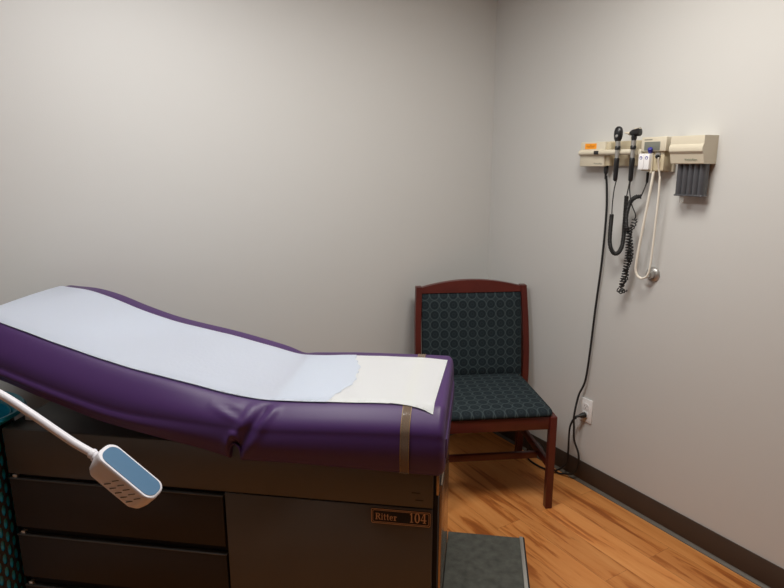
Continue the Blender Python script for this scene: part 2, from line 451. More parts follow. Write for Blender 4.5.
st = tag(obj('paper_strap', ribbon(SS-.0125, SS+.0125, .001, .0022), 'strap', table, TO), 'clear glossy vinyl strap with amber edges')
bm = BM()
for q in (SS-.0125, SS+.0110):
    b2 = ribbon(q, q+.0015, .001, .0026); me = bpy.data.meshes.new('t'); b2.to_mesh(me); b2.free(); bm.from_mesh(me); bpy.data.meshes.remove(me)
obj('strap_edge', bm, 'amber', st, TO)

# base cabinet
zz = lambda z: H-K*(H-z)
FN = 1.472
obj('cabinet_body', bx(BM(), -1.412, -.0925, FN+.014, 1.945, .05, .70), 'black', table, TO, smooth=False)
bm = BM(); bx(bm, -1.424, -.105, FN, FN+.013, zz(.482)+.002, .716, .003)
bx(bm, -1.424, -1.412, FN+.013, 1.95, zz(.482)+.002, .716, .001)
bx(bm, -1.424, -.105, FN+.004, 1.95, .708, .7175, .002)
obj('upper_panel', bm, 'steel', table, TO, sharp=30)
obj('door', bx(BM(), -.716, -.106, FN-.001, FN+.013, .062, zz(.482)-.001, .002), 'steel', table, TO, sharp=30)
def drawer(z0, z1):
    bm = BM(); bx(bm, -1.420, -.722, FN-.004, FN+.013, z0, z1, .003)
    d = obj('drawer', bm, 'drawer', table, TO, sharp=30)
    bm = BM(); bx(bm, -1.421, -.721, FN-.005, FN+.012, z1, z1+.0035, .001)
    obj('drawer_lip', bm, 'steel', d, TO)
    bm = BM(); bx(bm, -1.409, -1.396, FN-.001, FN+.012, z1+.0035, z1+.014, .001)
    obj('catch', bm, 'alu', d, TO)
drawer(.384, .549); drawer(.205, .354); drawer(.062, .170)
obj('toe_kick', bx(BM(), -1.38, -.13, FN+.03, 1.92, 0, .05), 'black', table, TO, smooth=False)
obj('end_panel', bx(BM(), -.099, -.084, 1.545, 1.955, .055, .60, .003), 'panel', table, TO, sharp=30)
bm = BM(); bx(bm, -.098, -.090, 1.485, 1.503, .60, .668, .002); bx(bm, -.100, -.082, 1.482, 1.95, .676, .683, .002)
obj('end_bracket', bm, 'panel', table, TO)
bm = BM(); prism(bm, [(-1.395, 0), (-1.335, 0), (-1.395, .034)], lambda p: (p[0], 1.535, .717+p[1]), lambda p: (p[0], 1.539, .717+p[1]))
obj('back_hinge_bracket', bm, 'white', table, TO, smooth=False)
for z_, a_ in ((.610, -.142), (.588, -.132)): obj('slot', bx(BM(), a_-.022, a_, FN-.0006, FN+.002, z_, z_+.002), 'black', table, TO, smooth=False)
# slide-out step at the foot end
SZ = .15
stp = obj('step', bx(BM(), -.083, .190, 1.502, 1.988, .008, SZ-.006, .004), 'rubber', table, TO)
obj('tread', bx(BM(), -.083, .180, 1.500, 1.990, SZ-.006, SZ, .002), 'treadm', stp, TO)
obj('edge_trim', bx(BM(), .180, .193, 1.498, 1.992, SZ-.010, SZ+.004, .002), 'alu', stp, TO)
obj('edge_black', bx(BM(), .190, .199, 1.498, 1.994, SZ-.03, SZ+.001, .003), 'rubber', stp, TO)  # narrow black strip outside the metal trim
# name plate
P0, P1 = sc(-.304, .4735), sc(-.12, .4735)
px0, px1 = P0[0], P1[0]; pz1 = zz(.4735); pz0 = zz(.4225); yp = FN-.001
pl = obj('name_plate', prism(BM(), arcpoly(px0, px1, pz0, pz1, .006), lambda p: (p[0], yp, p[1]), lambda p: (p[0], yp-.0018, p[1])), 'black', table, TO)
def frame(i, w):
    bm = BM(); A = arcpoly(px0+i, px1-i, pz0+i, pz1-i, .005); B = arcpoly(px0+i+w, px1-i-w, pz0+i+w, pz1-i-w, .004)
    for y0, y1 in ((yp-.0017, yp-.0024),):
        a0 = [bm.verts.new((p[0], y1, p[1])) for p in A]; b0 = [bm.verts.new((p[0], y1, p[1])) for p in B]
        a1 = [bm.verts.new((p[0], y0, p[1])) for p in A]; b1 = [bm.verts.new((p[0], y0, p[1])) for p in B]
        n = len(A)
        for k in range(n):
            j = (k+1) % n
            bm.faces.new((a0[k], a0[j], b0[j], b0[k])); bm.faces.new((a0[k], a1[k], a1[j], a0[j])); bm.faces.new((b0[k], b0[j], b1[j], b1[k]))
    return bm
obj('plate_border', frame(.0008, .0016), 'gold', pl, TO)
obj('plate_border', frame(.0048, .0012), 'gold', pl, TO)
# serif lettering built from strokes: each glyph in a unit box (x right, y up)
def strokes(bm, glyph, x, y, h, w, yy):
    for kind, *a in glyph:
        if kind == 'b':
            x0, y0, x1, y1 = a
            bx(bm, x+x0*w, x+x1*w, yy-.0008, yy, y+y0*h, y+y1*h)
        elif kind == 'p':
            prism(bm, [(x+u*w, y+v*h) for u, v in a[0]], lambda p: (p[0], yy, p[1]), lambda p: (p[0], yy-.0008, p[1]))
        elif kind == 'r':                         # ring arc: cx, cy, rx, ry, thin, thick, a0, a1
            cx, cy, rx, ry, th, tk, a0, a1 = a; n = 18
            for k in range(n):
                q = []
                for t in (a0+(a1-a0)*k/n, a0+(a1-a0)*(k+1)/n):
                    c, s_ = math.cos(t), math.sin(t); q.append(((cx+rx*c, cy+ry*s_), (cx+(rx-tk)*c, cy+(ry-th)*s_)))
                prism(bm, [(x+u*w, y+v*h) for u, v in (q[0][0], q[1][0], q[1][1], q[0][1])], lambda p: (p[0], yy, p[1]), lambda p: (p[0], yy-.0008, p[1]))
G = {
 '1': [('b', .36, 0, .62, 1), ('b', .15, 0, .83, .07), ('p', [(.16, .80), (.16, .74), (.40, .84), (.40, .98)])],
 '0': [('r', .5, .5, .46, .52, .07, .24, 0, 2*PI)],
 '4': [('b', .56, 0, .80, 1), ('b', .40, 0, .94, .07), ('b', .02, .25, 1, .34), ('p', [(.02, .30), (.13, .30), (.66, 1), (.56, 1)])],
 'R': [('b', .12, 0, .34, 1), ('b', 0, 0, .46, .07), ('b', 0, .93, .5, 1), ('r', .48, .74, .40, .26, .07, .22, -PI/2, PI/2), ('b', .3, .48, .5, .55), ('p', [(.42, .50), (.60, .50), (1.02, 0), (.78, 0)])],
 'i': [('b', .30, 0, .66, .66), ('b', .08, 0, .88, .07), ('b', .08, .60, .5, .67), ('b', .28, .80, .68, .97)],
 't': [('b', .28, .04, .58, .92), ('b', .02, .60, .92, .67), ('r', .62, .14, .34, .14, .07, .2, PI, 1.75*PI)],
 'e': [('r', .5, .34, .46, .35, .07, .22, .05, 1.78*PI), ('b', .12, .33, .92, .41)],
 'r': [('b', .24, 0, .54, .66), ('b', .02, 0, .76, .07), ('b', .02, .60, .4, .67), ('r', .68, .50, .26, .18, .1, .16, 0, PI)],
}
bm = BM(); h = .0235; zl = pz0+.0125; x = px0+.0125
for ch, w in zip('Ritter', (.0155, .0062, .0078, .0078, .0105, .0100)):
    strokes(bm, G[ch], x, zl, h*.86, w, yp-.0017); x += w+.0008
obj('lettering', bm, 'gold', pl, TO, smooth=False)
bm = BM(); x = px1-.0125-.0475
for ch, w in zip('104', (.013, .0165, .0165)):
    strokes(bm, G[ch], x, zl-.001, .030, w, yp-.0017); x += w+.001
obj('numerals', bm, 'gold', pl, TO, smooth=False)

# paper over the cushions -- two sheets
def sheet(edge0, edge1, n0f, n1f, off, nn=26, ns=90, drape=None):
    """grid between two end curves edge0(t), edge1(t) (s values for t across)"""
    bm = BM(); V = []
    for i in range(ns+1):
        row = []
        for j in range(nn+1):
            t = j/nn; s = edge0(t)*(1-i/ns)+edge1(t)*i/ns
            n = n0f(s)*(1-t)+n1f(s)*t
            if s < S_HEAD+.05:
                d = S_HEAD+.05-s; a = min(d/.05, 2.2); r = .05+off
                x = (S_HEAD+.05)-r*math.sin(min(a, PI/2)); z = top(S_HEAD+.05, n)-.05+r*math.cos(min(a, PI/2))
                if d > .05*PI/2: z -= d-.05*PI/2
                row.append(bm.verts.new((x, n, z)))
            else:
                row.append(bm.verts.new((s, n, top(s, n)+off*(1 if abs(s-SS) < .05 or t > .5 else min(1, .72+t*6))+.0006*math.sin(31*s+9*n)*math.sin(17*s-23*n))))
        V.append(row)
    for i in range(ns):
        for j in range(nn):
            bm.faces.new((V[i][j], V[i][j+1], V[i+1][j+1], V[i+1][j]))
    bmesh.ops.solidify(bm, geom=bm.faces[:], thickness=.0006)
    return bm
tear = lambda t: -.362-.046*max(0, (t-.45)/.55)**2-.055*max(0, (.45-t)/.45)**2+.0035*math.sin(19*t+1)+.0035*math.sin(47*t)+.002*math.sin(90*t)
near_edge = lambda s: 1.514+.004*math.sin(5*s)+(.0 if s < -.25 else -.026*((s+.25)/.14)**2)
far_edge = lambda s: 1.866+.014*max(0, min(1, (s+.7)/.3))+.003*math.sin(6*s) - (.0 if s < -.22 else .012*((s+.22)/.12)**2)
sh1 = obj('exam_paper', sheet(lambda t: S_HEAD-.09, tear, near_edge, far_edge, .0064, ns=150), 'paper', None, None, sharp=180)
sh2 = obj('exam_paper', sheet(lambda t: -.56, lambda t: -.110+.018*t, lambda s: near_edge(s)+.0015, lambda s: far_edge(s)-.0015, .0050, ns=60), 'paper2', None, None, sharp=180)
for o, l in ((sh1, 'long pale grey paper sheet covering the raised back of the purple exam table'), (sh2, 'bright white paper sheet at the foot end of the purple exam table')):
    o.location = (0, 0, 0); o.rotation_euler = (0, 0, -BT); tag(o, l, 'exam paper', 'paper sheets on the exam table')

# ------------------------------------------------------------------ waiting chair
Rd = Vector((math.cos(BC), -math.sin(BC), 0)); Dd = Vector((math.sin(BC), math.cos(BC), 0))
CO = Vector((.702, 2.53, 0))
chair = thing('side_chair', 'mahogany armless chair with charcoal circle-patterned seat and back in the room corner', 'chair', Rd*CO.x+Dd*CO.y, -BC)
def post_path(z):  # depth of the rear post centre at height z
    if z < .44: return 2.800-.018*(z/.44)
    return 2.782+.075*((z-.44)/.46)**1.15
for sgn in (-1, 1):
    bm = BM(); x = CO.x+sgn*.241
    bx(bm, x-.0155, x+.0155, 2.279, 2.312, 0, .438, .003)
    obj('front_leg', bm, 'mahog', chair, CO)
    bm = BM(); Vs = []
    for k in range(25):
        z = .906*k/24; d = post_path(z); xo = CO.x+sgn*(.268 if z < .3 else .268+.012*math.sin(PI*min(1, (z-.3)/.6))*.8)
        w, t = .0145, (.021 if z > .35 else .019)
        Vs.append([bm.verts.new((xo+a*w, d+b*t, z)) for a, b in ((-1, -1), (1, -1), (1, 1), (-1, 1))])
    for k in range(24):
        for a in range(4): bm.faces.new((Vs[k][a], Vs[k][(a+1) % 4], Vs[k+1][(a+1) % 4], Vs[k+1][a]))
    bm.faces.new(Vs[0][::-1]); bm.faces.new(Vs[-1])
    es = [e for e in bm.edges if len(e.link_faces) == 2 and e.calc_face_angle() > 1.2]
    bmesh.ops.bevel(bm, geom=es, offset=.003, segments=2, affect='EDGES')
    obj('rear_leg', bm, 'mahog', chair, CO)
    bm = BM(); x = CO.x+sgn*.247
    bx(bm, x-.011, x+.011, 2.312, 2.762, .379, .437, .002)
    obj('side_rail', bm, 'mahog', chair, CO)
    bm = BM(); bx(bm, x-.010, x+.010, 2.312, 2.775, .176, .212, .003)
    obj('side_stretcher', bm, 'mahog', chair, CO)
obj('front_rail', bx(BM(), CO.x-.2255, CO.x+.2255, 2.286, 2.310, .379, .438, .003), 'mahog', chair, CO)
obj('rear_rail', bx(BM(), CO.x-.245, CO.x+.245, 2.762, 2.782, .379, .437, .002), 'mahog', chair, CO)
obj('cross_stretcher', bx(BM(), CO.x-.237, CO.x+.237, 2.440, 2.460, .162, .194, .003), 'mahog', chair, CO)
# seat: rounded crowned pad, corners notched round the front posts by its curve
def cushion_seat():
    bm = BM(); rings = []
    n = 48; hw, d0, d1 = .247, 2.276, 2.772
    def outline(f, dz):
        out = []
        for k in range(n):
            a = 2*PI*k/n; c, s_ = math.cos(a), math.sin(a); e = .16
            u = math.copysign(abs(c)**e, c); v = math.copysign(abs(s_)**e, s_)
            out.append(bm.verts.new((CO.x+u*(hw-f), (d0+d1)/2+v*((d1-d0)/2-f), dz)))
        return out
    for f, z in ((.012, .4385), (.003, .442), (0, .449), (.002, .457), (.010, .465), (.024, .470), (.05, .4735), (.09, .476), (.14, .4775), (.2, .4785)):
        rings.append(outline(f, z))
    for i in range(len(rings)-1):
        for k in range(n): bm.faces.new((rings[i][k], rings[i][(k+1) % n], rings[i+1][(k+1) % n], rings[i+1][k]))
    bm.faces.new(rings[0][::-1]); bm.faces.new(rings[-1])
    return bm
obj('seat', cushion_seat(), 'fab_seat', chair, CO, sharp=60)
# padded back panel, following the posts
def back_panel(x0, x1, z0, z1, front, thick, crest=0., m=None):
    bm = BM(); nx, nz = 24, 20; F, B = [], []
    for j in range(nz+1):
        rf, rb = [], []
        for i in range(nx+1):
            u, v = i/nx, j/nz
            x = x0+(x1-x0)*u; z1u = z1+crest*(1-(2*u-1)**2)
            z = z0+(z1u-z0)*v
            e = min(min(u, 1-u)*(x1-x0), min(v, 1-v)*(z1u-z0))
            puff = .012*(1-math.exp(-e/.018)) if not crest else 0
            d = post_path(z)
            rf.append(bm.verts.new((x, d+front-puff, z))); rb.append(bm.verts.new((x, d+front+thick, z)))
        F.append(rf); B.append(rb)
    for j in range(nz):
        for i in range(nx):
            bm.faces.new((F[j][i], F[j][i+1], F[j+1][i+1], F[j+1][i])); bm.faces.new((B[j][i], B[j+1][i], B[j+1][i+1], B[j][i+1]))
    for j in range(nz):
        bm.faces.new((F[j][0], F[j+1][0], B[j+1][0], B[j][0])); bm.faces.new((F[j][nx], B[j][nx], B[j+1][nx], F[j+1][nx]))
    for i in range(nx):
        bm.faces.new((F[0][i], B[0][i], B[0][i+1], F[0][i+1])); bm.faces.new((F[nz][i], F[nz][i+1], B[nz][i+1], B[nz][i]))
    return bm
obj('backrest', back_panel(CO.x-.254, CO.x+.254, .452, .874, -.010, .026), 'fab_back', chair, CO, sharp=60)
obj('crest_rail', back_panel(CO.x-.254, CO.x+.254, .8745, .902, -.016, .032, crest=.034), 'mahog', chair, CO)

# ------------------------------------------------------------------ gooseneck exam light
cp, spi, cy, sy = math.cos(PITCH), math.sin(PITCH), math.cos(YAW), math.sin(YAW)
FW = Vector((sy*cp, cy*cp, -spi)); RV = Vector((cy, -sy, 0)); UP = Vector((sy*spi, cy*spi, cp))
LN = 1.20
def lamp_pt(u, v, n=LN):                 # measured on the photo, in the upright plane the lamp hangs in
    r = FW+RV*((u-392)/589)-UP*((v-294)/589)
    return Vector((0, 0, H))+r*(n/(r.dot(Nd)))
hA = lamp_pt(103.5, 459.5); hB = lamp_pt(147.5, 496)
pole = Sd*-1.60+Nd*1.10
lamp = thing('exam_light', 'white gooseneck exam light with a pale blue lens in front of the exam table', 'exam light', pole)
OL = pole
ax = (hB-hA).normalized(); tow = -(hA-Vector((0, 0, H))).normalized()
tow = (tow-ax*tow.dot(ax)).normalized(); pp = ax.cross(tow)
if pp.dot(UP) < 0: pp = -pp
th = math.radians(44)
ln = (tow*math.cos(th)+pp*math.sin(th)).normalized(); sn = (tow*math.sin(th)-pp*math.cos(th)).normalized()
# head: lens faces ln, vented side faces sn; axis ax
c0 = (hA+hB)/2 - ln*.004
sc_ = (hA-Vector((0, 0, H))).length/1.0
L = (hB-hA).length*1.27; W = .069; Dp = .064
def hp_(a, w, d): return c0+ax*a+sn*w+ln*d
def head_shell():
    bm = BM(); rings = []
    #  depth d, length half, width half, shift along, shift across
    for d, la, wa, sh, r in ((-Dp*.5, .30, .34, -.10, .012), (-Dp*.46, .37, .42, -.06, .016), (-Dp*.30, .44, .47, -.03, .02), (0, .48, .495, -.01, .023), (Dp*.36, .50, .50, 0, .025), (Dp*.46, .495, .495, 0, .025), (Dp*.5, .48, .47, 0, .022)):
        rings.append([bm.verts.new(hp_(p[0], p[1], d)) for p in arcpoly(-L*la+L*sh, L*la+L*sh*.2, -W*wa, W*wa, r, 6)])
    n = len(rings[0])
    for i in range(len(rings)-1):
        for k in range(n): bm.faces.new((rings[i][k], rings[i][(k+1) % n], rings[i+1][(k+1) % n], rings[i+1][k]))
    bm.faces.new(rings[0][::-1]); bm.faces.new(rings[-1])
    return bm
hs = obj('lamp_head', head_shell(), 'lampw', lamp, OL, sharp=50)
tag(obj('lens', prism(BM(), arcpoly(-L*.445, L*.465, -W*.405, W*.405, .0225, 6), lambda p: hp_(p[0], p[1], Dp*.49), lambda p: hp_(p[0], p[1], Dp*.5+.0012)), 'lens', hs, OL), 'pale blue lens')
bm = BM()
for r in range(2):
    for k in range(5):
        a = L*(-.06+.095*k)-L*.06*r; d = Dp*(.20-.36*r)
        wv = W*(.499 if r == 0 else .490)
        va, vd = .0052, .0072
        q = [(a-va, d-vd), (a-va+.0022, d-vd), (a+va+.0022, d+vd), (a+va, d+vd)]
        prism(bm, q, lambda p: hp_(p[0], wv-.004, p[1]), lambda p: hp_(p[0], wv+.0010, p[1]))
obj('vent_slots', bm, 'greyink', hs, OL, smooth=False)
nb = lamp_pt(94, 455)
bm = BM(); lathe(bm, nb-ax*.012, ax, [(0, .0095), (.004, .0125), (.010, .0125), (.011, .0115), (.014, .0115), (.015, .0135), (.021, .0135), (.03, .012)], 20)
obj('neck_collar', bm, 'lampw', lamp, OL)
gp = [nb-ax*.008, lamp_pt(76, 444), lamp_pt(60, 433.5), lamp_pt(30, 413), lamp_pt(0, 394), lamp_pt(-40, 374), lamp_pt(-90, 352)]
g2 = [pole+Vector((0, 0, .98))+Sd*.14, pole+Vector((0, 0, .965))+Sd*.05, pole+Vector((0, 0, .90))+Sd*.005, pole+Vector((0, 0, .80))]
bm = BM(); tube(bm, spline(gp+g2, 8), .0098, 14); obj('gooseneck', bm, 'lampw', lamp, OL)
bm = BM(); tube(bm, [pole+Vector((0, 0, .05)), pole+Vector((0, 0, .80))], .0125, 16); obj('pole', bm, 'lampw', lamp, OL)
bm = BM(); lathe(bm, pole+Vector((0, 0, .015)), (0, 0, 1), [(0, .19), (.012, .19), (.02, .175), (.03, .05), (.045, .02)], 32); obj('stand_base', bm, 'lampw', lamp, OL)
for k in range(5):
    a = 2*PI*k/5+.3
    bm = BM(); lathe(bm, pole+Vector((.16*math.cos(a)-.006, .16*math.sin(a), .0125)), (1, 0, 0), [(0, .0125), (.012, .0125)], 14); obj('caster', bm, 'rubber', lamp, OL)

# ------------------------------------------------------------------ hamper by the head end
HC, HA, HB, hz = (-1.630, 1.505), .186, .135, .728
HO = Vector((HC[0], HC[1], 0))
hamper = thing('laundry_hamper', 'tall oval teal hamper with a dark perforated wall beside the exam table head', 'hamper', Sd*HO.x+Nd*HO.y, -BT)
def lattice(bm, f, wd, ht, cw=.0145, chh=.040):
    nu = max(2, 2*round(wd/cw/2)); nv = max(2, round(ht/chh)); cu, cv = wd/nu, ht/nv
    for i in range(nu):
        off = .5 if i % 2 else 0
        js = [(j+off) for j in range(nv)] if not off else [j+off for j in range(nv-1)]
        for j in js:
            cx, cyv = (i+.5)*cu, (j+.5)*cv
            O = [(cx+cu*.5*a, cyv+cv*.5*b) for a, b in ((1, 0), (1, 1), (0, 1), (-1, 1), (-1, 0), (-1, -1), (0, -1), (1, -1))]
            I = [(cx+cu*.38*math.cos(PI/4*k), cyv+cv*.42*math.sin(PI/4*k)) for k in range(8)]
            for y in (0, 1):
                o_ = [bm.verts.new(f(*p, y)) for p in O]; i_ = [bm.verts.new(f(*p, y)) for p in I]
                for k in range(8): bm.faces.new((o_[k], o_[(k+1) % 8], i_[(k+1) % 8], i_[k]))
                if y: 
                    for k in range(8): bm.faces.new((ip[k], ip[(k+1) % 8], i_[(k+1) % 8], i_[k]))
                ip = i_
        if off:
            for z0, z1 in ((0, .5), (nv-.5, nv)):
                for y in (0, 1): bm.faces.new([bm.verts.new(f(u*cu, v*cv, y)) for u, v in ((i, z0), (i+1, z0), (i+1, z1), (i, z1))])
PER = 2*PI*math.sqrt((HA*HA+HB*HB)/2)
def oval(u, z, d): a = u/PER*2*PI; return (HC[0]+(HA-d)*math.cos(a), HC[1]+(HB-d)*math.sin(a), z)
bm = BM(); lattice(bm, lambda u, v, y: oval(u, .02+v, .003*y), PER, hz-.03, .020, .046)
prism(bm, [oval(PER*k/40, 0, 0)[:2] for k in range(40)], lambda p: (p[0], p[1], 0), lambda p: (p[0], p[1], .02))
obj('perforated_wall', bm, 'lattice', hamper, HO, smooth=False)
def oval_shell(prof, n=56):
    bm = BM(); R_ = [[bm.verts.new(oval(PER*k/n, z, d)) for k in range(n)] for d, z in prof]; m = len(R_)
    for i in range(m):
        for k in range(n): bm.faces.new((R_[i][k], R_[i][(k+1) % n], R_[(i+1) % m][(k+1) % n], R_[(i+1) % m][k]))
    return bm
obj('liner', oval_shell([(.006, .022), (.006, hz), (.008, hz), (.008, .022)]), 'teal', hamper, HO)
obj('rim', oval_shell([(.006, hz-.014), (-.001, hz+.001), (-.010, hz+.010), (-.022, hz+.020), (-.034, hz+.022), (-.040, hz+.014), (-.037, hz+.010), (-.030, hz+.015), (-.020, hz+.014), (-.008, hz+.002), (.004, hz-.02)]), 'teal', hamper, HO)

# ------------------------------------------------------------------ right wall: diagnostic set
XB = XW-.002
SH = 0.
WF = lambda y, z, d: Vector((XW-d, y-SH, z))         # wall frame: along the wall, up, out from the wall
def wbx(bm, y0, y1, z0, z1, d0, d1, bev=0., seg=2): return bx(bm, XW-d1, XW-d0, y0-SH, y1-SH, z0, z1, bev, seg)
SH = .006
unit = thing('wall_transformer', 'cream wall-mounted instrument power unit with an orange sticker and handle cradles', 'diagnostic unit', (XW, 1.72-SH, 1.545))
OU = Vector((XW, 1.72-SH, 1.545))
bm = BM(); wbx(bm, 1.56, 1.862, 1.497, 1.597, 0, .022, .003); obj('back_plate', bm, 'cream_shaded', unit, OU)
bm = BM(); wbx(bm, 1.722, 1.853, 1.494, 1.596, .022, .056, .004); ho = obj('housing', bm, 'cream', unit, OU)
bm = BM(); tube(bm, spline([WF(1.851, 1.551, .058), WF(1.74, 1.551, .060), WF(1.69, 1.551, .066), WF(1.555, 1.551, .070)], 6), .0115, 14); rl = obj('cradle_rail', bm, 'cream', unit, OU)
for y in (1.608, 1.533+.0):
    bm = BM(); wbx(bm, y, y+.016, 1.540, 1.562, .02, .072, .004); obj('cradle_bracket', bm, 'cream', unit, OU)
bm = BM(); wbx(bm, 1.742, 1.766, 1.5435, 1.5585, .066, .0725, .002); obj('switch', bm, 'blackp', unit, OU)
bm = BM(); wbx(bm, 1.766, 1.827, 1.567, 1.5895, .056, .0568); sk = obj('sticker', bm, 'orange', unit, OU, smooth=False)
bm = BM()
for k, (a, b) in enumerate(((1.792, 1.801), (1.773, 1.820), (1.778, 1.813))): wbx(bm, a, b, 1.5825-.0042*k, 1.5842-.0042*k, .0568, .0571)
obj('sticker_print', bm, 'brownink', sk, OU, smooth=False)
text_mesh('maker_lettering', 'WelchAllyn', .0095, 'greyink', ho, lambda x, y: WF(1.775-x, 1.503+y, .0564)-OU)
bm = BM(); wbx(bm, 1.700, 1.722, 1.497, 1.594, .022, .048, .003); obj('housing_cheek', bm, 'cream_shaded', unit, OU)

def helix(path, r_wind, pitch, step=9):
    """points winding round a path"""
    P = spline(path, 14); out = []; nrm = None; ph = 0
    for i in range(len(P)-1):
        a, b = P[i], P[i+1]; t = (b-a).normalized()
        if nrm is None: nrm = t.cross(Vector((1, .2, 0))).normalized()
        nrm = (nrm-t*nrm.dot(t)).normalized(); bn = t.cross(nrm)
        m = max(1, int((b-a).length/pitch*step))
        for k in range(m):
            q = a+(b-a)*(k/m); dph = 2*PI*((b-a).length/m)/pitch
            out.append(q+(nrm*math.cos(ph)+bn*math.sin(ph))*r_wind); ph += dph
    return out

# ophthalmoscope
OY, OD = 1.634, .086
oph = thing('ophthalmoscope', 'black round-headed ophthalmoscope with coiled cord hanging on the cream rail', 'medical instrument', WF(OY, 1.545, OD))
OO = WF(OY, 1.545, OD)
bm = BM(); lathe(bm, WF(OY+.002, 1.588, OD), (0, 0, 1), [(0, .009), (.008, .013), (.016, .017), (.030, .019), (.046, .0185), (.057, .0145), (.063, .007)], 20, sx=.75, side=(1, 0, 0)); hd = obj('scope_head', bm, 'blackp', oph, OO)
bm = BM(); lathe(bm, WF(OY, 1.614, OD+.0105), (-1, 0, 0), [(0, .006), (.003, .006), (.004, .004)], 14); obj('viewing_lens', bm, 'chrome', hd, OO)
def handle(root, y, d, org):
    bm = BM(); lathe(bm, WF(y, 1.575, d), (0, 0, 1), [(0, .0098), (.019, .0098)], 16); obj('neck', bm, 'chrome', root, org)
    bm = BM(); lathe(bm, WF(y, 1.560, d), (0, 0, 1), [(0, .0105), (.012, .0115), (.0155, .009)], 16); obj('collar', bm, 'blackp', root, org)
    bm = BM(); lathe(bm, WF(y, 1.528, d), (0, 0, 1), [(0, .0085), (.032, .0085)], 16); obj('sleeve', bm, 'chrome', root, org)
    bm = BM(); lathe(bm, WF(y, 1.435, d), (0, 0, 1), [(0, .004), (.006, .0085), (.02, .0092), (.06, .0098), (.088, .0108), (.093, .009)], 16); obj('handle', bm, 'blackp', root, org)
handle(oph, OY, OD, OO)
# cable: thin lead, thick close coil in a U, thin lead up to the unit
SH = .012
U = [WF(1.652, 1.30, .075), WF(1.657, 1.26, .07), WF(1.660, 1.20, .066), WF(1.657, 1.165, .062), WF(1.643, 1.139, .058), WF(1.624, 1.139, .054), WF(1.610, 1.165, .05), WF(1.607, 1.21, .047), WF(1.609, 1.28, .045), WF(1.614, 1.376, .04)]
bm = BM(); tube(bm, spline([WF(OY, 1.438, OD), WF(1.643, 1.40, .084), WF(1.649, 1.34, .08), WF(1.652, 1.302, .075)], 6), .0022, 8)
tube(bm, helix(U, .0066, .0062, 10), .0030, 6); tube(bm, spline(U, 8), .0062, 8)
tube(bm, spline([WF(1.614, 1.374, .04), WF(1.613, 1.40, .036), WF(1.612, 1.44, .03), WF(1.612, 1.49, .02), WF(1.612, 1.505, .02)], 6), .0024, 8)
obj('coiled_cord', bm, 'rubber', oph, OO)
bm = BM(); lathe(bm, WF(1.612, 1.452, .022), (0, 0, 1), [(0, .003), (.004, .0048), (.04, .0052), (.043, .004)], 12); obj('strain_relief', bm, 'rubber', oph, OO)

# otoscope
SH = .006
TY, TD = 1.561, .086
oto = thing('otoscope', 'black otoscope with white ear tip and tangled spiral cord hanging on the cream rail', 'medical instrument', WF(TY, 1.545, TD))
OT = WF(TY, 1.545, TD)
handle(oto, TY, TD, OT)
bm = BM(); lathe(bm, WF(TY+.018, 1.622, TD), (0, -1, .10), [(0, .007), (.005, .0105), (.013, .0135), (.024, .0145), (.034, .0160), (.043, .0165), (.045, .0135)], 20, sx=.9, side=(1, 0, 0))
lathe(bm, WF(TY, 1.592, TD), (0, 0, 1), [(0, .0085), (.012, .011), (.024, .010)], 16)
oh = obj('scope_head', bm, 'blackp', oto, OT)
bm = BM(); lathe(bm, WF(TY+.020, 1.6215, TD), (0, 1, .16), [(0, .0078), (.006, .0060), (.014, .0038), (.024, .0022), (.026, .0015)], 16); tag(obj('ear_tip', bm, 'cream', oh, OT), 'cream plastic ear tip')
bm = BM(); wbx(bm, TY-.026, TY-.002, 1.636, 1.641, TD-.008, TD+.008, .002); obj('window_rim', bm, 'cream', oh, OT)
A_ = [WF(1.533, 1.377, .05), WF(1.548, 1.376, .055), WF(1.568, 1.362, .058), WF(1.580, 1.335, .06), WF(1.585, 1.295, .062), WF(1.580, 1.255, .062), WF(1.570, 1.235, .06)]
bm = BM(); tube(bm, spline([WF(1.526, 1.455, .03), WF(1.525, 1.43, .034), WF(1.528, 1.40, .044), WF(1.533, 1.378, .05)], 6), .0024, 8)
tube(bm, helix(A_, .0066, .0062, 10), .0030, 6); tube(bm, spline(A_, 8), .0062, 8)
tube(bm, spline([WF(TY, 1.438, TD), WF(1.562, 1.40, .084), WF(1.552, 1.35, .08), WF(1.536, 1.313, .074), WF(1.534, 1.296, .07), WF(1.545, 1.285, .066)], 8), .0022, 8)
cur = helix([WF(1.540, 1.29, .066), WF(1.545, 1.268, .064), WF(1.555, 1.25, .062)], .010, .013, 12); tube(bm, cur, .0022, 6)
D1 = [WF(1.562, 1.255, .062), WF(1.566, 1.20, .06), WF(1.564, 1.15, .058), WF(1.570, 1.10, .055), WF(1.577, 1.055, .052), WF(1.584, 1.03, .05), WF(1.590, 1.00, .048)]
tube(bm, helix(D1, .0095, .0115, 12), .0028, 6)
D2 = [WF(1.572, 1.235, .056), WF(1.560, 1.18, .052), WF(1.556, 1.13, .05), WF(1.574, 1.075, .048), WF(1.572, 1.04, .047), WF(1.590, 1.015, .046), WF(1.582, .995, .05)]
tube(bm, helix(D2, .0085, .0135, 12), .0028, 6)
tube(bm, helix([WF(1.603, .985, .05), WF(1.585, .98, .052), WF(1.566, .993, .05)], .0085, .011, 12), .0025, 6)
tube(bm, helix([WF(1.558, 1.155, .06), WF(1.552, 1.135, .062), WF(1.562, 1.118, .06)], .0105, .010, 12), .0026, 6)
obj('spiral_cord', bm, 'rubber', oto, OT)
bm = BM(); lathe(bm, WF(1.526, 1.430, .03), (0, 0, 1), [(0, .003), (.004, .0048), (.04, .0052), (.043, .004)], 12); obj('strain_relief', bm, 'rubber', oto, OT)

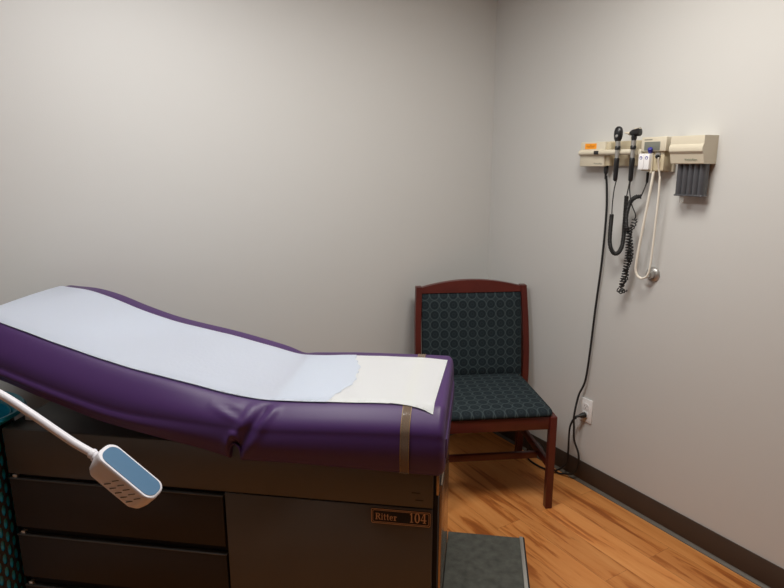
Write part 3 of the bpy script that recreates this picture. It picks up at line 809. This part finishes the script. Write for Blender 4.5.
# thermometer module
thm = thing('thermometer_unit', 'cream wall thermometer with a grey display and looped white probe cord', 'thermometer', (XW, 1.48-SH, 1.54))
OM = Vector((XW, 1.48-SH, 1.54))
bm = BM(); wbx(bm, 1.428, 1.545, 1.474, 1.604, 0, .014, .003); obj('back_plate', bm, 'cream', thm, OM)
bm = BM(); wbx(bm, 1.436, 1.535, 1.478, 1.560, .014, .066, .004); obj('lower_housing', bm, 'cream_shaded', thm, OM)
bm = BM(); wbx(bm, 1.424, 1.532, 1.551, 1.605, .014, .078, .004); fh = obj('upper_housing', bm, 'cream', thm, OM)
bm = BM(); wbx(bm, 1.449, 1.517, 1.5545, 1.587, .0772, .0790, .001); obj('display_screen', bm, 'lcd', fh, OM)
bm = BM(); wbx(bm, 1.484, 1.518, 1.5930, 1.5962, .0776, .0783); obj('header_print', bm, 'greyink', fh, OM, smooth=False)
bm = BM(); lathe(bm, WF(1.487, 1.552, .080), (-.55, -.15, .8), [(-.02, .006), (0, .0085), (.006, .0098), (.012, .0085), (.015, .004)], 16); tag(obj('probe_button', bm, 'blue', thm, OM), 'blue probe button')
bm = BM(); lathe(bm, WF(1.460, 1.536, .066), (-1, 0, 0), [(0, .011), (.006, .011), (.010, .008)], 18); rg = obj('probe_socket', bm, 'chrome', thm, OM)
bm = BM(); lathe(bm, WF(1.458, 1.533, .072), (-1, -.2, -.3), [(0, .0075), (.010, .0070), (.014, .005)], 16); obj('socket_plug', bm, 'blackp', rg, OM)
bm = BM(); lathe(bm, WF(1.483, 1.470, .072), (0, .03, 1), [(0, .0045), (.02, .006), (.075, .0068)], 14); obj('probe', bm, 'cream', thm, OM)
bm = BM()
SH = .018
Lp = [WF(1.483, 1.475, .072), WF(1.492, 1.40, .07), WF(1.507, 1.30, .066), WF(1.522, 1.20, .062), WF(1.533, 1.12, .058), WF(1.536, 1.085, .055), WF(1.528, 1.060, .052), WF(1.510, 1.050, .049)]
tube(bm, spline(Lp, 10), .0052, 10); tube(bm, helix(Lp, .0040, .0060, 10), .0016, 5)
Rp_ = [WF(1.510, 1.050, .049), WF(1.490, 1.060, .048), WF(1.480, 1.085, .047), WF(1.475, 1.14, .047), WF(1.470, 1.25, .05), WF(1.463, 1.38, .056), WF(1.462, 1.455, .06)]
tube(bm, spline(Rp_, 10), .0042, 10)
tube(bm, spline([WF(1.462, 1.453, .06), WF(1.464, 1.48, .066), WF(1.462, 1.510, .078), WF(1.459, 1.527, .084)], 8), .003, 10)
SH = .006
tag(obj('probe_cord', bm, 'cordw', thm, OM), 'looped white probe cord')
SH = .014
for y0, y1, lab in ((1.5135, 1.5365, 'left white probe cover box with blue print below the thermometer display'), (1.4890, 1.5115, 'right white probe cover box with blue print below the thermometer display')):
    t = thing('probe_cover_box', lab, 'box', WF((y0+y1)/2, 1.483, .0795), 0, 'probe cover boxes under the thermometer')
    o_ = WF((y0+y1)/2, 1.483, .0795)
    bm = BM(); wbx(bm, y0, y1, 1.483, 1.543, .0665, .0925, .0015); bb = obj('carton', bm, 'white', t, o_)
    bm = BM(); ym = (y0+y1)/2
    lathe(bm, WF(ym, 1.527, .0925), (-1, 0, 0), [(0, .0062), (.0005, .0062)], 16)
    bm2 = BM()
    obj('blue_print', bm, 'blue', bb, o_, smooth=False)
    bm2.free()
    bm = BM(); lathe(bm, WF(ym, 1.526, .0930), (-1, 0, 0), [(0, .0036), (.0003, .0036)], 12); wbx(bm, ym-.007, ym+.007, 1.507, 1.509, .0925, .0929)
    obj('white_print', bm, 'white', bb, o_, smooth=False)

# ear tip dispenser
SH = .006
dsp = thing('wall_dispenser', 'cream box dispenser with smoky grey tubes at the right end of the wall set', 'dispenser', (XW, 1.335-SH, 1.55))
OX = Vector((XW, 1.335-SH, 1.55))
bm = BM()
# cover profile (out, up), extruded along the wall
poly = [(0, 1.6045), (.083, 1.6035), (.084, 1.600), (.0842, 1.574), (.0875, 1.571), (.0905, 1.564), (.0915, 1.557), (.0905, 1.549), (.086, 1.5425), (.083, 1.5405), (.0725, 1.5065), (.070, 1.504), (0, 1.504)]
prism(bm, poly, lambda p: WF(1.272, p[1], p[0]), lambda p: WF(1.402, p[1], p[0]))
es = [e for e in bm.edges if len(e.link_faces) == 2 and e.calc_face_angle() > 1.2]
bmesh.ops.bevel(bm, geom=es, offset=.002, segments=2, affect='EDGES')
cv = obj('cover', bm, 'cream', dsp, OX, sharp=25)
text_mesh('maker_lettering', 'WelchAllyn', .0105, 'greenink', cv, lambda x, y: WF(1.345-x, 1.5155+y, .0772+.28*y)-OX)
bm = BM()
for k in range(5):
    y = 1.291+.0215*k; lathe(bm, WF(y, 1.389, .040), (0, 0, 1), [(0, .0118), (.003, .0125), (.116, .0125)], 16, sx=1.3, side=(1, 0, 0))
wbx(bm, 1.278, 1.389, 1.387, 1.393, .018, .056, .002)
wbx(bm, 1.281, 1.386, 1.389, 1.504, .018, .036, .002)
obj('tip_tubes', bm, 'smoke', dsp, OX)
bm = BM()
for y in (1.358, 1.366): lathe(bm, WF(y, 1.362, .045), (0, 0, 1), [(0, .0025), (.01, .0035), (.026, .005)], 10)
obj('spare_tips', bm, 'clear', dsp, OX)

# door stop
SH = -.002
ds = thing('wall_bumper', 'round chrome wall bumper below the white thermometer cord', 'door stop', WF(1.472, 1.066, 0))
OD_ = WF(1.472, 1.066, 0)
bm = BM(); lathe(bm, WF(1.472, 1.066, .0005), (-1, 0, 0), [(0, .031), (.003, .031), (.008, .028), (.012, .022), (.014, .017)], 28); obj('bumper_base', bm, 'chrome', ds, OD_)
bm = BM(); lathe(bm, WF(1.472, 1.066, .013), (-1, 0, 0), [(0, .0165), (.014, .0165), (.019, .014), (.020, .010), (.018, .006)], 24); obj('bumper_hub', bm, 'chrome', ds, OD_)

# ------------------------------------------------------------------ outlet and cord
SH = .008
ol = thing('wall_outlet', 'white duplex wall outlet above the dark baseboard', 'outlet', WF(1.762, .37, 0))
OP = WF(1.762, .37, 0)
bm = BM(); wbx(bm, 1.727, 1.797, .312, .428, .0005, .0065, .003); obj('cover_plate', bm, 'outlet', ol, OP)
for z in (.3905, .3495):
    f = obj('socket_face', prism(BM(), arcpoly(1.745, 1.779, z-.0145, z+.0145, .011), lambda p: WF(p[0], p[1], .006), lambda p: WF(p[0], p[1], .0085)), 'white', ol, OP)
    bm = BM(); wbx(bm, 1.7675, 1.7695, z-.002, z+.007, .0084, .0088); wbx(bm, 1.7545, 1.7565, z-.002, z+.006, .0084, .0088); lathe(bm, WF(1.762, z-.008, .0083), (-1, 0, 0), [(0, .0025), (.0006, .0025)], 10)
    obj('slots', bm, 'greyink', f, OP, smooth=False)
cord = thing('power_cord', 'black power cord running from the wall unit down to the outlet and floor', 'power cord', WF(1.745, 1.49, .03))
OC = WF(1.745, 1.49, .03)
bm = BM(); lathe(bm, WF(1.731, 1.497, .030), (0, 0, -1), [(0, .0095), (.018, .0105), (.030, .009), (.034, .0055), (.056, .0042)], 14, sx=.8, side=(1, 0, 0)); obj('connector', bm, 'rubber', cord, OC)
bm = BM(); lathe(bm, WF(1.760, .3495, .0095), (-.93, .38, -.14), [(0, .013), (.012, .0135), (.024, .010), (.03, .007), (.05, .0045)], 16); obj('plug', bm, 'rubber', cord, OC)
# measured points along the wall then the floor under the chair
W_ = [(1.728, 1.455, .030), (1.726, 1.40, .022), (1.722, 1.29, .018), (1.726, 1.09, .018), (1.742, .863, .018), (1.753, .672, .018), (1.766, .522, .02), (1.786, .441, .035), (1.781, .35, .062), (1.783, .29, .055), (1.785, .22, .045), (1.766, .15, .03), (1.768, .085, .026), (1.792, .035, .028)]
floor_pts = [(XW-.035, 1.835, .012), (XW-.048, 1.87, .0085), (XW-.045, 1.93, .035), (XW-.042, 1.985, .09), (XW-.048, 2.03, .105), (XW-.06, 2.06, .055), (XW-.07, 2.05, .012), (XW-.082, 1.98, .0085), (XW-.075, 1.91, .012), (XW-.052, 1.865, .022)]
V_ = [(1.835, .07, .030), (1.825, .14, .035), (1.822, .22, .040), (1.815, .275, .045), (1.797, .318, .048), (1.778, .336, .052)]
pts = [WF(y, z, d) for y, z, d in W_]+[Vector(p) for p in floor_pts]+[WF(y, z, d) for y, z, d in V_]
bm = BM(); tube(bm, spline(pts, 8), .0048, 10); obj('cable', bm, 'rubber', cord, OC)

# ------------------------------------------------------------------ camera, world
cam = bpy.data.cameras.new('camera'); co = bpy.data.objects.new('camera', cam); C.objects.link(co)
co.location = (0, 0, H); co.rotation_euler = (PI/2-PITCH, 0, -YAW)
cam.sensor_fit = 'HORIZONTAL'; cam.angle = 2*math.atan(392/589); cam.clip_start = .02
bpy.context.scene.camera = co
w = bpy.data.worlds.new('world'); bpy.context.scene.world = w; w.use_nodes = True
w.node_tree.nodes['Background'].inputs[0].default_value = (.9, .93, 1, 1); w.node_tree.nodes['Background'].inputs[1].default_value = .02
vs = bpy.context.scene.view_settings
vs.view_transform = 'Standard'; vs.look = 'None'; vs.exposure = 0; vs.gamma = 1; vs.use_curve_mapping = False
